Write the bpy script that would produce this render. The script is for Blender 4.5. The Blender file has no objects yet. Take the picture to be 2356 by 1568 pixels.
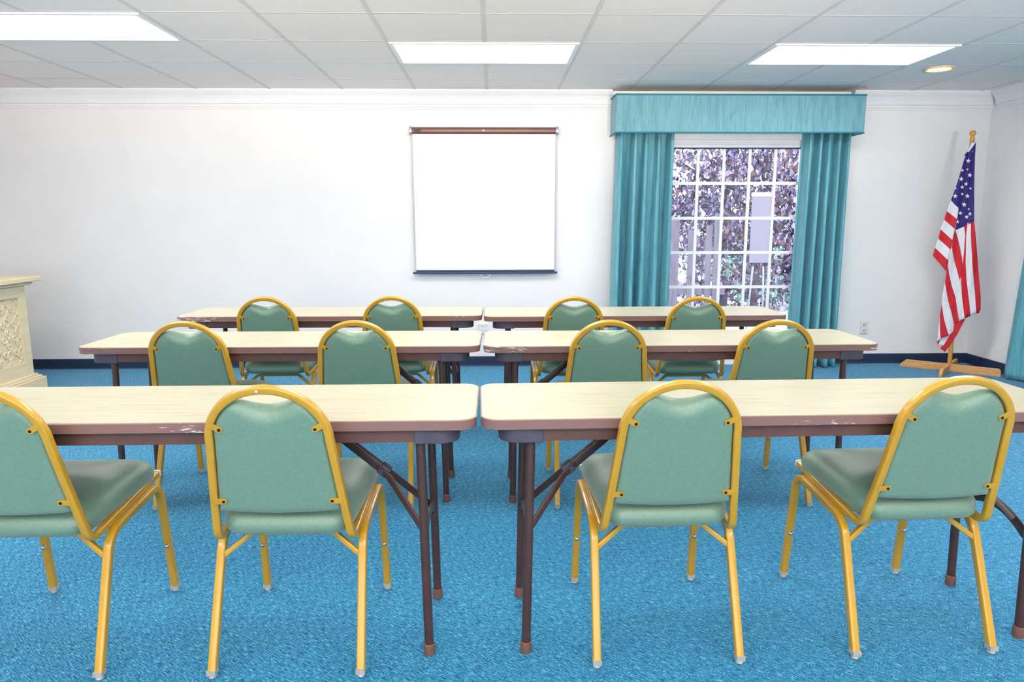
import bpy, bmesh, math, random
from mathutils import Vector, Matrix, noise
random.seed(7)
S = bpy.context.scene
COL = S.collection
PI = math.pi

# ------------------------------------------------------------------ helpers
def lin(c):
    def f(v):
        v /= 255.0
        return v / 12.92 if v <= 0.04045 else ((v + 0.055) / 1.055) ** 2.4
    return tuple(f(v) for v in c) + (1.0,)

def new_mat(name):
    m = bpy.data.materials.new(name)
    m.use_nodes = True
    nt = m.node_tree
    return m, nt, nt.nodes['Principled BSDF']

def N(nt, t, **kw):
    n = nt.nodes.new(t)
    for k, v in kw.items():
        if k in n.inputs.keys():
            n.inputs[k].default_value = v
        else:
            setattr(n, k, v)
    return n

def ramp(nt, stops):
    r = nt.nodes.new('ShaderNodeValToRGB')
    e = r.color_ramp.elements
    while len(e) < len(stops):
        e.new(0.5)
    for el, (p, c) in zip(e, stops):
        el.position = p
        el.color = c
    return r

def mat(name, c, rough=0.5, metal=0.0, c2=None, scale=40.0, stretch=(1, 1, 1), bump=0.0, bscale=None,
        coat=0.0, spec=0.5, sheen=0.0):
    """principled surface whose colour wanders between two close tones through a noise, with a fine bump"""
    m, nt, b = new_mat(name)
    L = nt.links
    b.inputs['Roughness'].default_value = rough
    b.inputs['Metallic'].default_value = metal
    b.inputs['Specular IOR Level'].default_value = spec
    b.inputs['Coat Weight'].default_value = coat
    b.inputs['Sheen Weight'].default_value = sheen
    tc = nt.nodes.new('ShaderNodeTexCoord')
    mp = nt.nodes.new('ShaderNodeMapping')
    mp.inputs['Scale'].default_value = stretch
    L.new(tc.outputs['Object'], mp.inputs['Vector'])
    nz = N(nt, 'ShaderNodeTexNoise', Scale=scale, Detail=3.0)
    L.new(mp.outputs['Vector'], nz.inputs['Vector'])
    a = lin(c)
    d = lin(c2) if c2 else tuple(v * 0.93 for v in a[:3]) + (1,)
    r = ramp(nt, [(0.3, d), (0.7, a)])
    L.new(nz.outputs['Fac'], r.inputs['Fac'])
    L.new(r.outputs['Color'], b.inputs['Base Color'])
    if bump:
        n2 = N(nt, 'ShaderNodeTexNoise', Scale=bscale or scale * 4, Detail=2.0)
        L.new(mp.outputs['Vector'], n2.inputs['Vector'])
        bp = N(nt, 'ShaderNodeBump', Strength=bump, Distance=0.004)
        L.new(n2.outputs['Fac'], bp.inputs['Height'])
        L.new(bp.outputs['Normal'], b.inputs['Normal'])
    return m

def emit_mat(name, col, strength):
    m, nt, b = new_mat(name)
    b.inputs['Base Color'].default_value = (0.8, 0.8, 0.8, 1)
    b.inputs['Emission Color'].default_value = col
    b.inputs['Emission Strength'].default_value = strength
    return m

def link(name, bm, materials, parent=None, loc=None, smooth=True, angle=40, bevel=0.0, solid=0.0, sub=0):
    me = bpy.data.meshes.new(name)
    bmesh.ops.recalc_face_normals(bm, faces=bm.faces[:]) if not solid and bm.faces else None
    bm.to_mesh(me)
    bm.free()
    for m in (materials if isinstance(materials, (list, tuple)) else [materials]):
        me.materials.append(m)
    if smooth:
        me.polygons.foreach_set('use_smooth', [True] * len(me.polygons))
        if angle:
            try:
                me.set_sharp_from_angle(angle=math.radians(angle))
            except Exception:
                pass
    o = bpy.data.objects.new(name, me)
    COL.objects.link(o)
    if loc:
        o.location = loc
    if parent:
        o.parent = parent
    if solid:
        md = o.modifiers.new('thickness', 'SOLIDIFY'); md.thickness = solid; md.offset = 0
    if bevel:
        md = o.modifiers.new('bevel', 'BEVEL'); md.width = bevel; md.segments = 2
        md.limit_method = 'ANGLE'; md.angle_limit = math.radians(40)
    if sub:
        md = o.modifiers.new('sub', 'SUBSURF'); md.levels = sub; md.render_levels = sub
    return o

def tag(o, label, cat, group=None, kind=None):
    o['label'] = label
    o['category'] = cat
    if group: o['group'] = group
    if kind: o['kind'] = kind
    return o

def empty(name, loc, rz=0.0):
    o = bpy.data.objects.new(name, None)
    COL.objects.link(o)
    o.empty_display_size = 0.1
    o.location = loc
    o.rotation_euler = (0, 0, rz)
    return o

KIDS = {}
def copy_tree(o, parent=None):
    c = o.copy()
    COL.objects.link(c)
    if parent:
        c.parent = parent
    for ch in [x for x in ALL_CHILDREN(o)]:
        copy_tree(ch, c)
    return c
def ALL_CHILDREN(o):
    return [x for x in COL.objects if x.parent == o]

def box(bm, x0, x1, y0, y1, z0, z1, M=None, mi=0):
    vs = [bm.verts.new((x, y, z)) for z in (z0, z1) for y in (y0, y1) for x in (x0, x1)]
    if M is not None:
        for v in vs: v.co = M @ v.co
    for f in ((0, 2, 3, 1), (4, 5, 7, 6), (0, 1, 5, 4), (2, 6, 7, 3), (0, 4, 6, 2), (1, 3, 7, 5)):
        fc = bm.faces.new([vs[i] for i in f]); fc.material_index = mi
    return vs

def cyl(bm, p0, p1, r0, r1=None, n=20, cap=True):
    r1 = r0 if r1 is None else r1
    p0, p1 = Vector(p0), Vector(p1)
    d = (p1 - p0).normalized()
    a = d.orthogonal().normalized(); b = d.cross(a)
    rings = []
    for p, r in ((p0, r0), (p1, r1)):
        rings.append([bm.verts.new(p + r * (math.cos(2*PI*i/n) * a + math.sin(2*PI*i/n) * b)) for i in range(n)])
    for i in range(n):
        bm.faces.new((rings[0][i], rings[0][(i+1) % n], rings[1][(i+1) % n], rings[1][i]))
    if cap:
        bm.faces.new(rings[0][::-1]); bm.faces.new(rings[1])

def lathe(bm, prof, centre=(0, 0, 0), n=24):
    c = Vector(centre); rings = []
    for r, z in prof:
        if r < 1e-6:
            rings.append([bm.verts.new(c + Vector((0, 0, z)))])
        else:
            rings.append([bm.verts.new(c + Vector((r*math.cos(2*PI*i/n), r*math.sin(2*PI*i/n), z))) for i in range(n)])
    for A, B in zip(rings, rings[1:]):
        for i in range(n):
            j = (i+1) % n
            if len(A) == 1 and len(B) == 1: continue
            if len(A) == 1: bm.faces.new((A[0], B[j], B[i]))
            elif len(B) == 1: bm.faces.new((A[i], A[j], B[0]))
            else: bm.faces.new((A[i], A[j], B[j], B[i]))

def fillet(pts, rad, seg=6):
    """polyline with every inner corner rounded (rad: one number or a list per inner corner)"""
    P = [Vector(p) for p in pts]
    out = [P[0]]
    for i in range(1, len(P)-1):
        r = rad[i-1] if isinstance(rad, (list, tuple)) else rad
        a = (P[i-1]-P[i]); b = (P[i+1]-P[i])
        la, lb = a.length, b.length
        a.normalize(); b.normalize()
        ang = a.angle(b)
        if ang > PI-0.02:
            out.append(P[i]); continue
        t = min(r / math.tan(ang/2), la*0.49, lb*0.49)
        r2 = t * math.tan(ang/2)
        bis = (a+b).normalized()
        c = P[i] + bis * (r2 / math.sin(ang/2))
        s = P[i] + a*t - c; e = P[i] + b*t - c
        tot = s.angle(e)
        ax = s.cross(e).normalized()
        for k in range(seg+1):
            out.append(c + Matrix.Rotation(tot*k/seg, 3, ax) @ s)
    out.append(P[-1])
    return out

def sweep(bm, pts, prof, up=(0, 0, 1), closed=False, cap=True):
    """carry a 2-D profile along a path with parallel-transported frames"""
    P = [Vector(p) for p in pts]
    n = len(P)
    T = []
    for i in range(n):
        if closed: t = P[(i+1) % n] - P[i-1]
        else: t = P[min(i+1, n-1)] - P[max(i-1, 0)]
        T.append(t.normalized())
    u = Vector(up)
    nrm = (u - T[0]*u.dot(T[0])).normalized()
    rings = []
    for i in range(n):
        if i:
            nrm = (nrm - T[i]*nrm.dot(T[i])).normalized()
        b = T[i].cross(nrm)
        rings.append([bm.verts.new(P[i] + nrm*q[0] + b*q[1]) for q in prof])
    m = len(prof)
    for i in range(n if closed else n-1):
        A, B = rings[i], rings[(i+1) % n]
        for k in range(m):
            bm.faces.new((A[k], A[(k+1) % m], B[(k+1) % m], B[k]))
    if cap and not closed:
        bm.faces.new(rings[0][::-1]); bm.faces.new(rings[-1])

def rsq(w, h, r, seg=3):
    out = []
    for cx, cy, a0 in ((w/2-r, h/2-r, 0), (-w/2+r, h/2-r, PI/2), (-w/2+r, -h/2+r, PI), (w/2-r, -h/2+r, 1.5*PI)):
        for k in range(seg+1):
            a = a0 + PI/2*k/seg
            out.append((cx + r*math.cos(a), cy + r*math.sin(a)))
    return out

def circ(r, n=14):
    return [(r*math.cos(2*PI*i/n), r*math.sin(2*PI*i/n)) for i in range(n)]

def rrect(x0, x1, y0, y1, r, seg=8):
    out = []
    for cx, cy, a0 in ((x1-r, y1-r, 0), (x0+r, y1-r, PI/2), (x0+r, y0+r, PI), (x1-r, y0+r, 1.5*PI)):
        for k in range(seg+1):
            a = a0 + PI/2*k/seg
            out.append((cx + r*math.cos(a), cy + r*math.sin(a)))
    return out

def prism(bm, outline, z0, z1):
    A = [bm.verts.new((x, y, z0)) for x, y in outline]
    B = [bm.verts.new((x, y, z1)) for x, y in outline]
    n = len(A)
    for i in range(n):
        bm.faces.new((A[i], A[(i+1) % n], B[(i+1) % n], B[i]))
    bm.faces.new(A[::-1]); bm.faces.new(B)

# ------------------------------------------------------------------ camera
F_PX, PITCH, YAW, ROLL, CAM_H = 1644.66, 0.166824, 0.026205, -0.001876, 1.30978
cam_d = bpy.data.cameras.new('camera')
cam = bpy.data.objects.new('camera', cam_d)
COL.objects.link(cam)
Fw = Vector((math.sin(YAW)*math.cos(PITCH), math.cos(YAW)*math.cos(PITCH), -math.sin(PITCH)))
Rt = Vector((math.cos(YAW), -math.sin(YAW), 0))
Up = Rt.cross(Fw)
c_, s_ = math.cos(ROLL), math.sin(ROLL)
Rt, Up = c_*Rt + s_*Up, -s_*Rt + c_*Up
M = Matrix((Rt, Up, -Fw)).transposed().to_4x4()
M.translation = Vector((0, 0, CAM_H))
cam.matrix_world = M
cam_d.sensor_fit = 'HORIZONTAL'
cam_d.sensor_width = 36.0
cam_d.lens = F_PX / 2356.0 * 36.0
cam_d.clip_start = 0.05
S.camera = cam

# ------------------------------------------------------------------ materials
M_wall = mat('wall_paint', (246, 244, 244), 0.85, c2=(243, 241, 241), scale=3, bump=0.25, bscale=160, spec=0.2)
M_wall_side = mat('wall_paint_side', (244, 242, 244), 0.85, c2=(241, 239, 241), scale=3, bump=0.25, bscale=160, spec=0.2)
M_trim = mat('trim_paint', (244, 243, 245), 0.5, c2=(240, 239, 242), scale=6, spec=0.3)
M_bright = mat('backlit_white', (252, 252, 252), 0.5, c2=(249, 249, 250), scale=6, spec=0.3)  # muntins' backlit bloom put into a whiter colour than the trim
M_tile = mat('ceiling_tile', (247, 238, 234), 0.95, c2=(242, 233, 229), scale=220, spec=0.1)
M_grid = mat('ceiling_grid_paint', (226, 220, 216), 0.7, scale=10, spec=0.2)
M_base = mat('navy_baseboard', (28, 50, 82), 0.6, c2=(20, 40, 70), scale=60, bump=0.2)
M_gold = mat('gold_enamel', (204, 156, 36), 0.3, c2=(192, 145, 30), scale=6, coat=0.35, spec=0.6)
M_fabric = mat('sage_vinyl', (112, 145, 125), 0.36, c2=(104, 137, 117), scale=120, stretch=(1, 1, 1), bump=0.18, bscale=420, spec=0.7, sheen=0.3)
M_screw = mat('dark_screw', (45, 38, 34), 0.4, 0.6)
M_chrome = mat('chrome', (215, 215, 220), 0.15, 1.0)
M_white_pl = mat('white_plastic', (240, 240, 238), 0.35)
M_clear = mat('clear_glide_plastic', (176, 180, 178), 0.2, c2=(160, 164, 160), coat=0.5)
M_apron = mat('brown_enamel', (102, 68, 60), 0.42, c2=(90, 59, 53), scale=14, spec=0.45)
M_leg = mat('brown_leg_enamel', (78, 50, 45), 0.35, c2=(66, 42, 38), scale=22, spec=0.5, coat=0.2)
M_corner = mat('purple_grey_plastic', (84, 76, 90), 0.45, c2=(74, 66, 80), scale=20, spec=0.4)
M_cap = mat('brown_rubber', (122, 82, 70), 0.6)
M_gold_rail = M_gold

def edge_material():
    m, nt, b = new_mat('worn_brown_edge')
    L = nt.links
    b.inputs['Roughness'].default_value = 0.38
    tc = nt.nodes.new('ShaderNodeTexCoord')
    oi = nt.nodes.new('ShaderNodeObjectInfo')
    ad = N(nt, 'ShaderNodeVectorMath', operation='ADD')
    sc = N(nt, 'ShaderNodeVectorMath', operation='SCALE'); sc.inputs['Scale'].default_value = 13.0
    cb = nt.nodes.new('ShaderNodeCombineXYZ')
    L.new(oi.outputs['Random'], cb.inputs[0]); L.new(oi.outputs['Random'], cb.inputs[1])
    L.new(cb.outputs[0], sc.inputs[0])
    L.new(tc.outputs['Object'], ad.inputs[0]); L.new(sc.outputs[0], ad.inputs[1])
    mp = N(nt, 'ShaderNodeMapping'); mp.inputs['Scale'].default_value = (22, 22, 130)
    L.new(ad.outputs[0], mp.inputs['Vector'])
    nz = N(nt, 'ShaderNodeTexNoise', Scale=1.0, Detail=5.0, Roughness=0.65)
    L.new(mp.outputs[0], nz.inputs['Vector'])
    mp2 = N(nt, 'ShaderNodeMapping'); mp2.inputs['Scale'].default_value = (2.2, 2.2, 2.2)
    L.new(ad.outputs[0], mp2.inputs['Vector'])
    nz2 = N(nt, 'ShaderNodeTexNoise', Scale=1.0, Detail=1.0)
    L.new(mp2.outputs[0], nz2.inputs['Vector'])
    mul = N(nt, 'ShaderNodeMath', operation='MULTIPLY'); 
    L.new(nz.outputs['Fac'], mul.inputs[0]); L.new(nz2.outputs['Fac'], mul.inputs[1])
    r = ramp(nt, [(0.0, lin((130, 96, 88))), (0.36, lin((138, 104, 96))), (0.405, lin((224, 212, 208)))])
    L.new(mul.outputs[0], r.inputs['Fac'])
    L.new(r.outputs['Color'], b.inputs['Base Color'])
    return m
M_edge = edge_material()

def laminate_material():
    m, nt, b = new_mat('cream_wood_laminate')
    L = nt.links
    b.inputs['Roughness'].default_value = 0.3
    b.inputs['Specular IOR Level'].default_value = 0.5
    tc = nt.nodes.new('ShaderNodeTexCoord')
    mp = N(nt, 'ShaderNodeMapping'); mp.inputs['Scale'].default_value = (1.6, 26, 1)
    L.new(tc.outputs['Object'], mp.inputs['Vector'])
    nz = N(nt, 'ShaderNodeTexNoise', Scale=2.6, Detail=6.0, Roughness=0.6, Distortion=0.8)
    L.new(mp.outputs[0], nz.inputs['Vector'])
    r = ramp(nt, [(0.3, lin((174, 166, 134))), (0.48, lin((188, 184, 158))), (0.75, lin((192, 189, 165)))])
    L.new(nz.outputs['Fac'], r.inputs['Fac'])
    L.new(r.outputs['Color'], b.inputs['Base Color'])
    return m
M_lam = laminate_material()

def carpet_material():
    m, nt, b = new_mat('blue_woven_carpet')
    L = nt.links
    b.inputs['Roughness'].default_value = 0.95
    b.inputs['Specular IOR Level'].default_value = 0.1
    b.inputs['Sheen Weight'].default_value = 0.2
    tc = nt.nodes.new('ShaderNodeTexCoord')
    def stripes(angle, period, length, seed):
        mp = N(nt, 'ShaderNodeMapping')
        mp.inputs['Rotation'].default_value = (0, 0, math.radians(angle))
        mp.inputs['Location'].default_value = (seed, seed*0.7, 0)
        L.new(tc.outputs['Object'], mp.inputs['Vector'])
        mp2 = N(nt, 'ShaderNodeMapping')
        mp2.inputs['Scale'].default_value = (1/length, 1/period, 1)
        L.new(mp.outputs[0], mp2.inputs['Vector'])
        nz = N(nt, 'ShaderNodeTexNoise', Scale=1.0, Detail=2.0, Roughness=0.7)
        L.new(mp2.outputs[0], nz.inputs['Vector'])
        return nz.outputs['Fac']
    a = stripes(38, 0.0032, 0.027, 0.0)
    c = stripes(-48, 0.0032, 0.02, 3.3)
    big = N(nt, 'ShaderNodeTexNoise', Scale=66.0, Detail=2.0)
    L.new(tc.outputs['Object'], big.inputs['Vector'])
    sel = ramp(nt, [(0.49, (0, 0, 0, 1)), (0.62, (1, 1, 1, 1))])
    L.new(big.outputs['Fac'], sel.inputs['Fac'])
    mx = N(nt, 'ShaderNodeMix', data_type='FLOAT')
    L.new(sel.outputs['Color'], mx.inputs[0])
    L.new(a, mx.inputs[2]); L.new(c, mx.inputs[3])
    fine = N(nt, 'ShaderNodeTexNoise', Scale=420.0, Detail=1.0)
    L.new(tc.outputs['Object'], fine.inputs['Vector'])
    ad = N(nt, 'ShaderNodeMath', operation='MULTIPLY_ADD'); ad.inputs[1].default_value = 0.35
    sub = N(nt, 'ShaderNodeMath', operation='SUBTRACT'); sub.inputs[1].default_value = 0.175
    L.new(mx.outputs[0], sub.inputs[0])
    L.new(fine.outputs['Fac'], ad.inputs[0]); L.new(sub.outputs[0], ad.inputs[2])
    r = ramp(nt, [(0.36, lin((4, 66, 106))), (0.47, lin((14, 110, 158))), (0.55, lin((34, 144, 190))), (0.68, lin((120, 200, 228)))])
    L.new(ad.outputs[0], r.inputs['Fac'])
    L.new(r.outputs['Color'], b.inputs['Base Color'])
    return m
M_carpet = carpet_material()

def moire_material(name, ca, cb, rough=0.6):
    m, nt, b = new_mat(name)
    L = nt.links
    b.inputs['Roughness'].default_value = rough
    b.inputs['Sheen Weight'].default_value = 0.2
    tc = nt.nodes.new('ShaderNodeTexCoord')
    mp = N(nt, 'ShaderNodeMapping'); mp.inputs['Scale'].default_value = (34, 34, 2.6)
    L.new(tc.outputs['Object'], mp.inputs['Vector'])
    nz = N(nt, 'ShaderNodeTexNoise', Scale=1.0, Detail=6.0, Roughness=0.7, Distortion=1.2)
    L.new(mp.outputs[0], nz.inputs['Vector'])
    r = ramp(nt, [(0.38, lin(ca)), (0.6, lin(cb))])
    L.new(nz.outputs['Fac'], r.inputs['Fac'])
    L.new(r.outputs['Color'], b.inputs['Base Color'])
    return m
M_curtain = moire_material('teal_moire', (74, 152, 170), (108, 176, 190), 0.5)
M_pelmet = moire_material('pale_teal_moire', (92, 148, 164), (116, 170, 182))
M_piping = mat('teal_piping', (30, 130, 150), 0.6)
M_pine = mat('golden_pine', (226, 172, 112), 0.5, c2=(206, 146, 86), scale=5, stretch=(2, 2, 26), coat=0.2)
M_pole = mat('varnished_pole', (222, 160, 60), 0.35, c2=(206, 142, 46), scale=8, coat=0.4)
M_red = mat('flag_red', (214, 26, 44), 0.7, c2=(204, 22, 40), scale=60)
M_fwhite = mat('flag_white', (240, 236, 240), 0.7, c2=(232, 228, 234), scale=60)
M_blue = mat('flag_blue', (58, 36, 122), 0.7, c2=(48, 28, 108), scale=60)
M_cream = mat('cream_cabinet', (232, 216, 180), 0.5, c2=(220, 204, 168), scale=5, stretch=(3, 1, 12))
M_carve = mat('carved_cream', (230, 214, 182), 0.65, c2=(220, 202, 170), scale=16)
M_case = mat('brown_metal_case', (122, 84, 78), 0.35, 0.2, c2=(112, 76, 70), scale=8)
M_screen = mat('matte_white_screen', (252, 252, 250), 0.8, c2=(250, 250, 248), scale=3, spec=0.1)
M_bar = mat('navy_grey_bar', (62, 70, 104), 0.35, 0.3)
M_grey_edge = mat('grey_screen_edge', (196, 196, 204), 0.6)
M_steel = mat('zinc_cap', (178, 184, 196), 0.3, 0.6)
M_black = mat('dark_sticker', (70, 66, 60), 0.6)
M_slot = mat('outlet_slot', (96, 92, 90), 0.6)
M_ivory = mat('ivory_plastic', (238, 236, 224), 0.4)
M_diff = emit_mat('lit_diffuser', (1.0, 0.97, 0.92, 1), 13.0)
M_warm = emit_mat('warm_lamp', (1.0, 0.86, 0.6, 1), 14.0)
M_warmring = mat('downlight_ring', (250, 214, 150), 0.4)
M_purple = mat('purple_leaf', (124, 112, 134), 0.5, c2=(68, 58, 88), scale=3)
M_redleaf = mat('russet_leaf', (146, 98, 96), 0.5, c2=(100, 66, 76), scale=3)
M_paleleaf = mat('pale_lilac_leaf', (196, 180, 208), 0.4, c2=(140, 128, 168), scale=3)
M_green = mat('green_leaf', (150, 206, 176), 0.5, c2=(84, 146, 120), scale=3)
M_bark = mat('grey_bark', (96, 80, 92), 0.9, c2=(70, 56, 68), scale=12, stretch=(1, 1, 0.2))
M_fence = mat('weathered_board', (122, 114, 126), 0.85, c2=(100, 94, 108), scale=6, stretch=(8, 8, 1))
M_reflection = mat('pale_panel', (136, 130, 146), 0.7)
M_ground = mat('pale_gravel', (226, 224, 222), 0.95, c2=(206, 204, 206), scale=14)

def glass_material():
    m = bpy.data.materials.new('window_glass')
    m.use_nodes = True
    nt = m.node_tree
    nt.nodes.clear()
    out = nt.nodes.new('ShaderNodeOutputMaterial')
    mix = nt.nodes.new('ShaderNodeMixShader')
    tr = nt.nodes.new('ShaderNodeBsdfTransparent'); tr.inputs['Color'].default_value = (0.95, 0.96, 0.98, 1)
    gl = nt.nodes.new('ShaderNodeBsdfGlossy'); gl.inputs['Roughness'].default_value = 0.02
    fr = N(nt, 'ShaderNodeFresnel', IOR=1.6)
    nt.links.new(fr.outputs[0], mix.inputs[0])
    nt.links.new(tr.outputs[0], mix.inputs[1]); nt.links.new(gl.outputs[0], mix.inputs[2])
    nt.links.new(mix.outputs[0], out.inputs[0])
    return m
M_glass = glass_material()

# ------------------------------------------------------------------ room shell
XL, XR, YB, YF, ZC = -4.55, 4.39, 6.42, -4.2, 2.409
WX0, WX1, WZ1 = 1.50, 2.79, 2.07            # window opening in the back wall (reaches the floor)
def struct(name, bm, m, label, cat, **kw):
    o = link(name, bm, m, smooth=kw.pop('smooth', False), **kw)
    tag(o, label, cat, kind='structure')
    return o

bm = bmesh.new(); box(bm, XL-0.15, XR+0.15, YF-0.15, YB+0.15, -0.12, 0.0)
struct('floor', bm, M_carpet, 'blue cross-hatched carpet covering the whole floor', 'floor')
bm = bmesh.new(); box(bm, XL-0.15, XR+0.15, YF-0.15, YB+0.15, ZC, ZC+0.15)
struct('ceiling', bm, M_tile, 'off-white suspended ceiling of square tiles', 'ceiling')
bm = bmesh.new()
box(bm, XL-0.15, WX0, YB, YB+0.15, 0, ZC); box(bm, WX1, XR+0.15, YB, YB+0.15, 0, ZC)
box(bm, WX0, WX1, YB, YB+0.15, WZ1, ZC)
struct('wall_back', bm, M_wall, 'white textured far wall with the projection screen and window', 'wall')
bm = bmesh.new(); box(bm, XL-0.15, XL, YF, YB, 0, ZC)
struct('wall_left', bm, M_wall_side, 'white left wall beside the cream cabinet', 'wall')
bm = bmesh.new(); box(bm, XR, XR+0.15, YF, YB, 0, ZC)
struct('wall_right', bm, M_wall_side, 'white right wall behind the flag', 'wall')
bm = bmesh.new()
QX0, QX1, QZ0, QZ1 = -3.4, 3.3, 0.35, 2.15       # opening added behind the camera to let in fill light
box(bm, XL-0.15, QX0, YF-0.15, YF, 0, ZC); box(bm, QX1, XR+0.15, YF-0.15, YF, 0, ZC)
box(bm, QX0, QX1, YF-0.15, YF, 0, QZ0); box(bm, QX0, QX1, YF-0.15, YF, QZ1, ZC)
struct('wall_front', bm, M_wall_side, 'white wall behind the camera', 'wall')

# baseboards: coved navy strip
def base_profile(bm, p0, p1, inward):
    p0, p1, i = Vector(p0), Vector(p1), Vector(inward)
    prof = [(0, 0.0), (0.016, 0.0), (0.011, 0.012), (0.010, 0.082), (0.006, 0.09), (0, 0.09)]
    A = [bm.verts.new(p0 + i*a + Vector((0, 0, z))) for a, z in prof]
    B = [bm.verts.new(p1 + i*a + Vector((0, 0, z))) for a, z in prof]
    n = len(prof)
    for k in range(n):
        bm.faces.new((A[k], A[(k+1) % n], B[(k+1) % n], B[k]))
    bm.faces.new(A[::-1]); bm.faces.new(B)
bm = bmesh.new()
base_profile(bm, (XL, YB, 0), (WX0-0.06, YB, 0), (0, -1, 0)); base_profile(bm, (WX1+0.06, YB, 0), (XR, YB, 0), (0, -1, 0))
struct('baseboard_back', bm, M_base, 'dark navy baseboard along the far wall', 'baseboard')
bm = bmesh.new(); base_profile(bm, (XR, YF, 0), (XR, YB-0.016, 0), (-1, 0, 0))
struct('baseboard_right', bm, M_base, 'dark navy baseboard along the right wall', 'baseboard')
bm = bmesh.new(); base_profile(bm, (XL, YF, 0), (XL, YB-0.016, 0), (1, 0, 0))
struct('baseboard_left', bm, M_base, 'dark navy baseboard along the left wall', 'baseboard')

# crown moulding
CROWN = [(0, ZC), (0.085, ZC), (0.085, ZC-0.012), (0.07, ZC-0.03), (0.05, ZC-0.05), (0.034, ZC-0.078), (0.028, ZC-0.10),
         (0.028, ZC-0.112), (0.016, ZC-0.116), (0.016, ZC-0.136), (0.008, ZC-0.142), (0.008, ZC-0.154), (0, ZC-0.156)]
def crown(bm, p0, p1, inward):
    p0, p1, i = Vector(p0), Vector(p1), Vector(inward)
    A = [bm.verts.new(p0 + i*a + Vector((0, 0, z))) for a, z in CROWN]
    B = [bm.verts.new(p1 + i*a + Vector((0, 0, z))) for a, z in CROWN]
    n = len(CROWN)
    for k in range(n):
        bm.faces.new((A[k], A[(k+1) % n], B[(k+1) % n], B[k]))
    bm.faces.new(A[::-1]); bm.faces.new(B)
bm = bmesh.new(); crown(bm, (XL, YB, 0), (1.028, YB, 0), (0, -1, 0)); crown(bm, (3.125, YB, 0), (XR, YB, 0), (0, -1, 0))
struct('trim_1', bm, M_trim, 'white crown moulding along the top of the far wall', 'crown moulding')
bm = bmesh.new(); crown(bm, (XR, YF, 0), (XR, YB-0.085, 0), (-1, 0, 0))
struct('trim_2', bm, M_trim, 'white crown moulding along the top of the right wall', 'crown moulding')
bm = bmesh.new(); crown(bm, (XL, YF, 0), (XL, YB-0.085, 0), (1, 0, 0))
struct('trim_3', bm, M_trim, 'white crown moulding along the top of the left wall', 'crown moulding')

# ceiling grid and light fixtures
T = 0.6096; GX, GY = -0.045, 5.317
FIX = []                                     # (i0, j0): two tiles wide from column line i0, between row lines j0 and j0+1
for j0, row in ((0, ((-1,), (3,))), (1, ((-5,),)), (3, ((-1,), (3,), (-5,))), (9, ((-1,), (3,), (-5,)))):
    for r in row: FIX.append((r[0], j0))
def in_fix(x, y):
    for i0, j0 in FIX:
        if GX+T*i0 < x < GX+T*(i0+2) and GY-T*(j0+1) < y < GY-T*j0: return True
    return False
bm = bmesh.new()
w = 0.012
for i in range(-8, 9):
    x = GX + T*i
    if not XL+0.1 < x < XR-0.1: continue
    js = list(range(-2, 17))
    for j in js:
        y1 = min(GY-T*j, YB-0.085); y0 = max(GY-T*(j+1), YF)
        if y1 - y0 < 0.02 or in_fix(x, (y0+y1)/2): continue
        box(bm, x-w, x+w, y0, y1, ZC-0.003, ZC+0.001)
for j in range(-2, 17):
    y = GY - T*j
    if not YF+0.02 < y < YB-0.09: continue
    for i in range(-9, 9):
        x0 = max(GX+T*i, XL+0.085); x1 = min(GX+T*(i+1), XR-0.085)
        if x1-x0 < 0.02: continue
        box(bm, x0, x1, y-w*0.9, y+w*0.9, ZC-0.0008, ZC+0.001)
struct('trim_4', bm, M_grid, 'white metal grid bars holding the ceiling tiles', 'ceiling grid')

def ceiling_light(i0, j0):
    x0, x1 = GX+T*i0, GX+T*(i0+2); y0, y1 = GY-T*(j0+1), GY-T*j0
    cx, cy = (x0+x1)/2, (y0+y1)/2
    e = empty('ceiling_light', (cx, cy, ZC))
    hx, hy = (x1-x0)/2-0.012, (y1-y0)/2-0.012
    bm = bmesh.new()
    t, zb = 0.026, -0.010
    box(bm, -hx, hx, -hy, -hy+t, zb, 0); box(bm, -hx, hx, hy-t, hy, zb, 0)
    box(bm, -hx, -hx+t, -hy+t, hy-t, zb, 0); box(bm, hx-t, hx, -hy+t, hy-t, zb, 0)
    link('frame', bm, M_trim, e, smooth=False)
    bm = bmesh.new()
    box(bm, -hx+t, hx-t, -hy+t, hy-t, -0.006, -0.001)
    df = link('diffuser', bm, [M_trim, M_diff], e, smooth=False)
    for p in df.data.polygons:                # only the lens underside glows
        p.material_index = 1 if p.center.z < -0.0055 else 0
    return e
LIGHT_LABELS = {
    (-1, 0): 'lit fluorescent ceiling panel straight above the projection screen',
    (3, 0): 'lit fluorescent ceiling panel above the window beside the round downlight',
    (-5, 1): 'lit fluorescent ceiling panel cut by the left edge, nearest the cream cabinet',
    (-1, 3): 'lit fluorescent ceiling panel above the aisle between the front tables',
    (3, 3): 'lit fluorescent ceiling panel over the right end of the front table row',
    (-5, 3): 'lit fluorescent ceiling panel over the left end of the front table row',
    (-1, 9): 'lit fluorescent ceiling panel behind the camera over the aisle',
    (3, 9): 'lit fluorescent ceiling panel behind the camera near the right wall',
    (-5, 9): 'lit fluorescent ceiling panel behind the camera near the left wall'}
for f in FIX:
    tag(ceiling_light(*f), LIGHT_LABELS[f], 'ceiling light', 'fluorescent ceiling panels')

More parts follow.
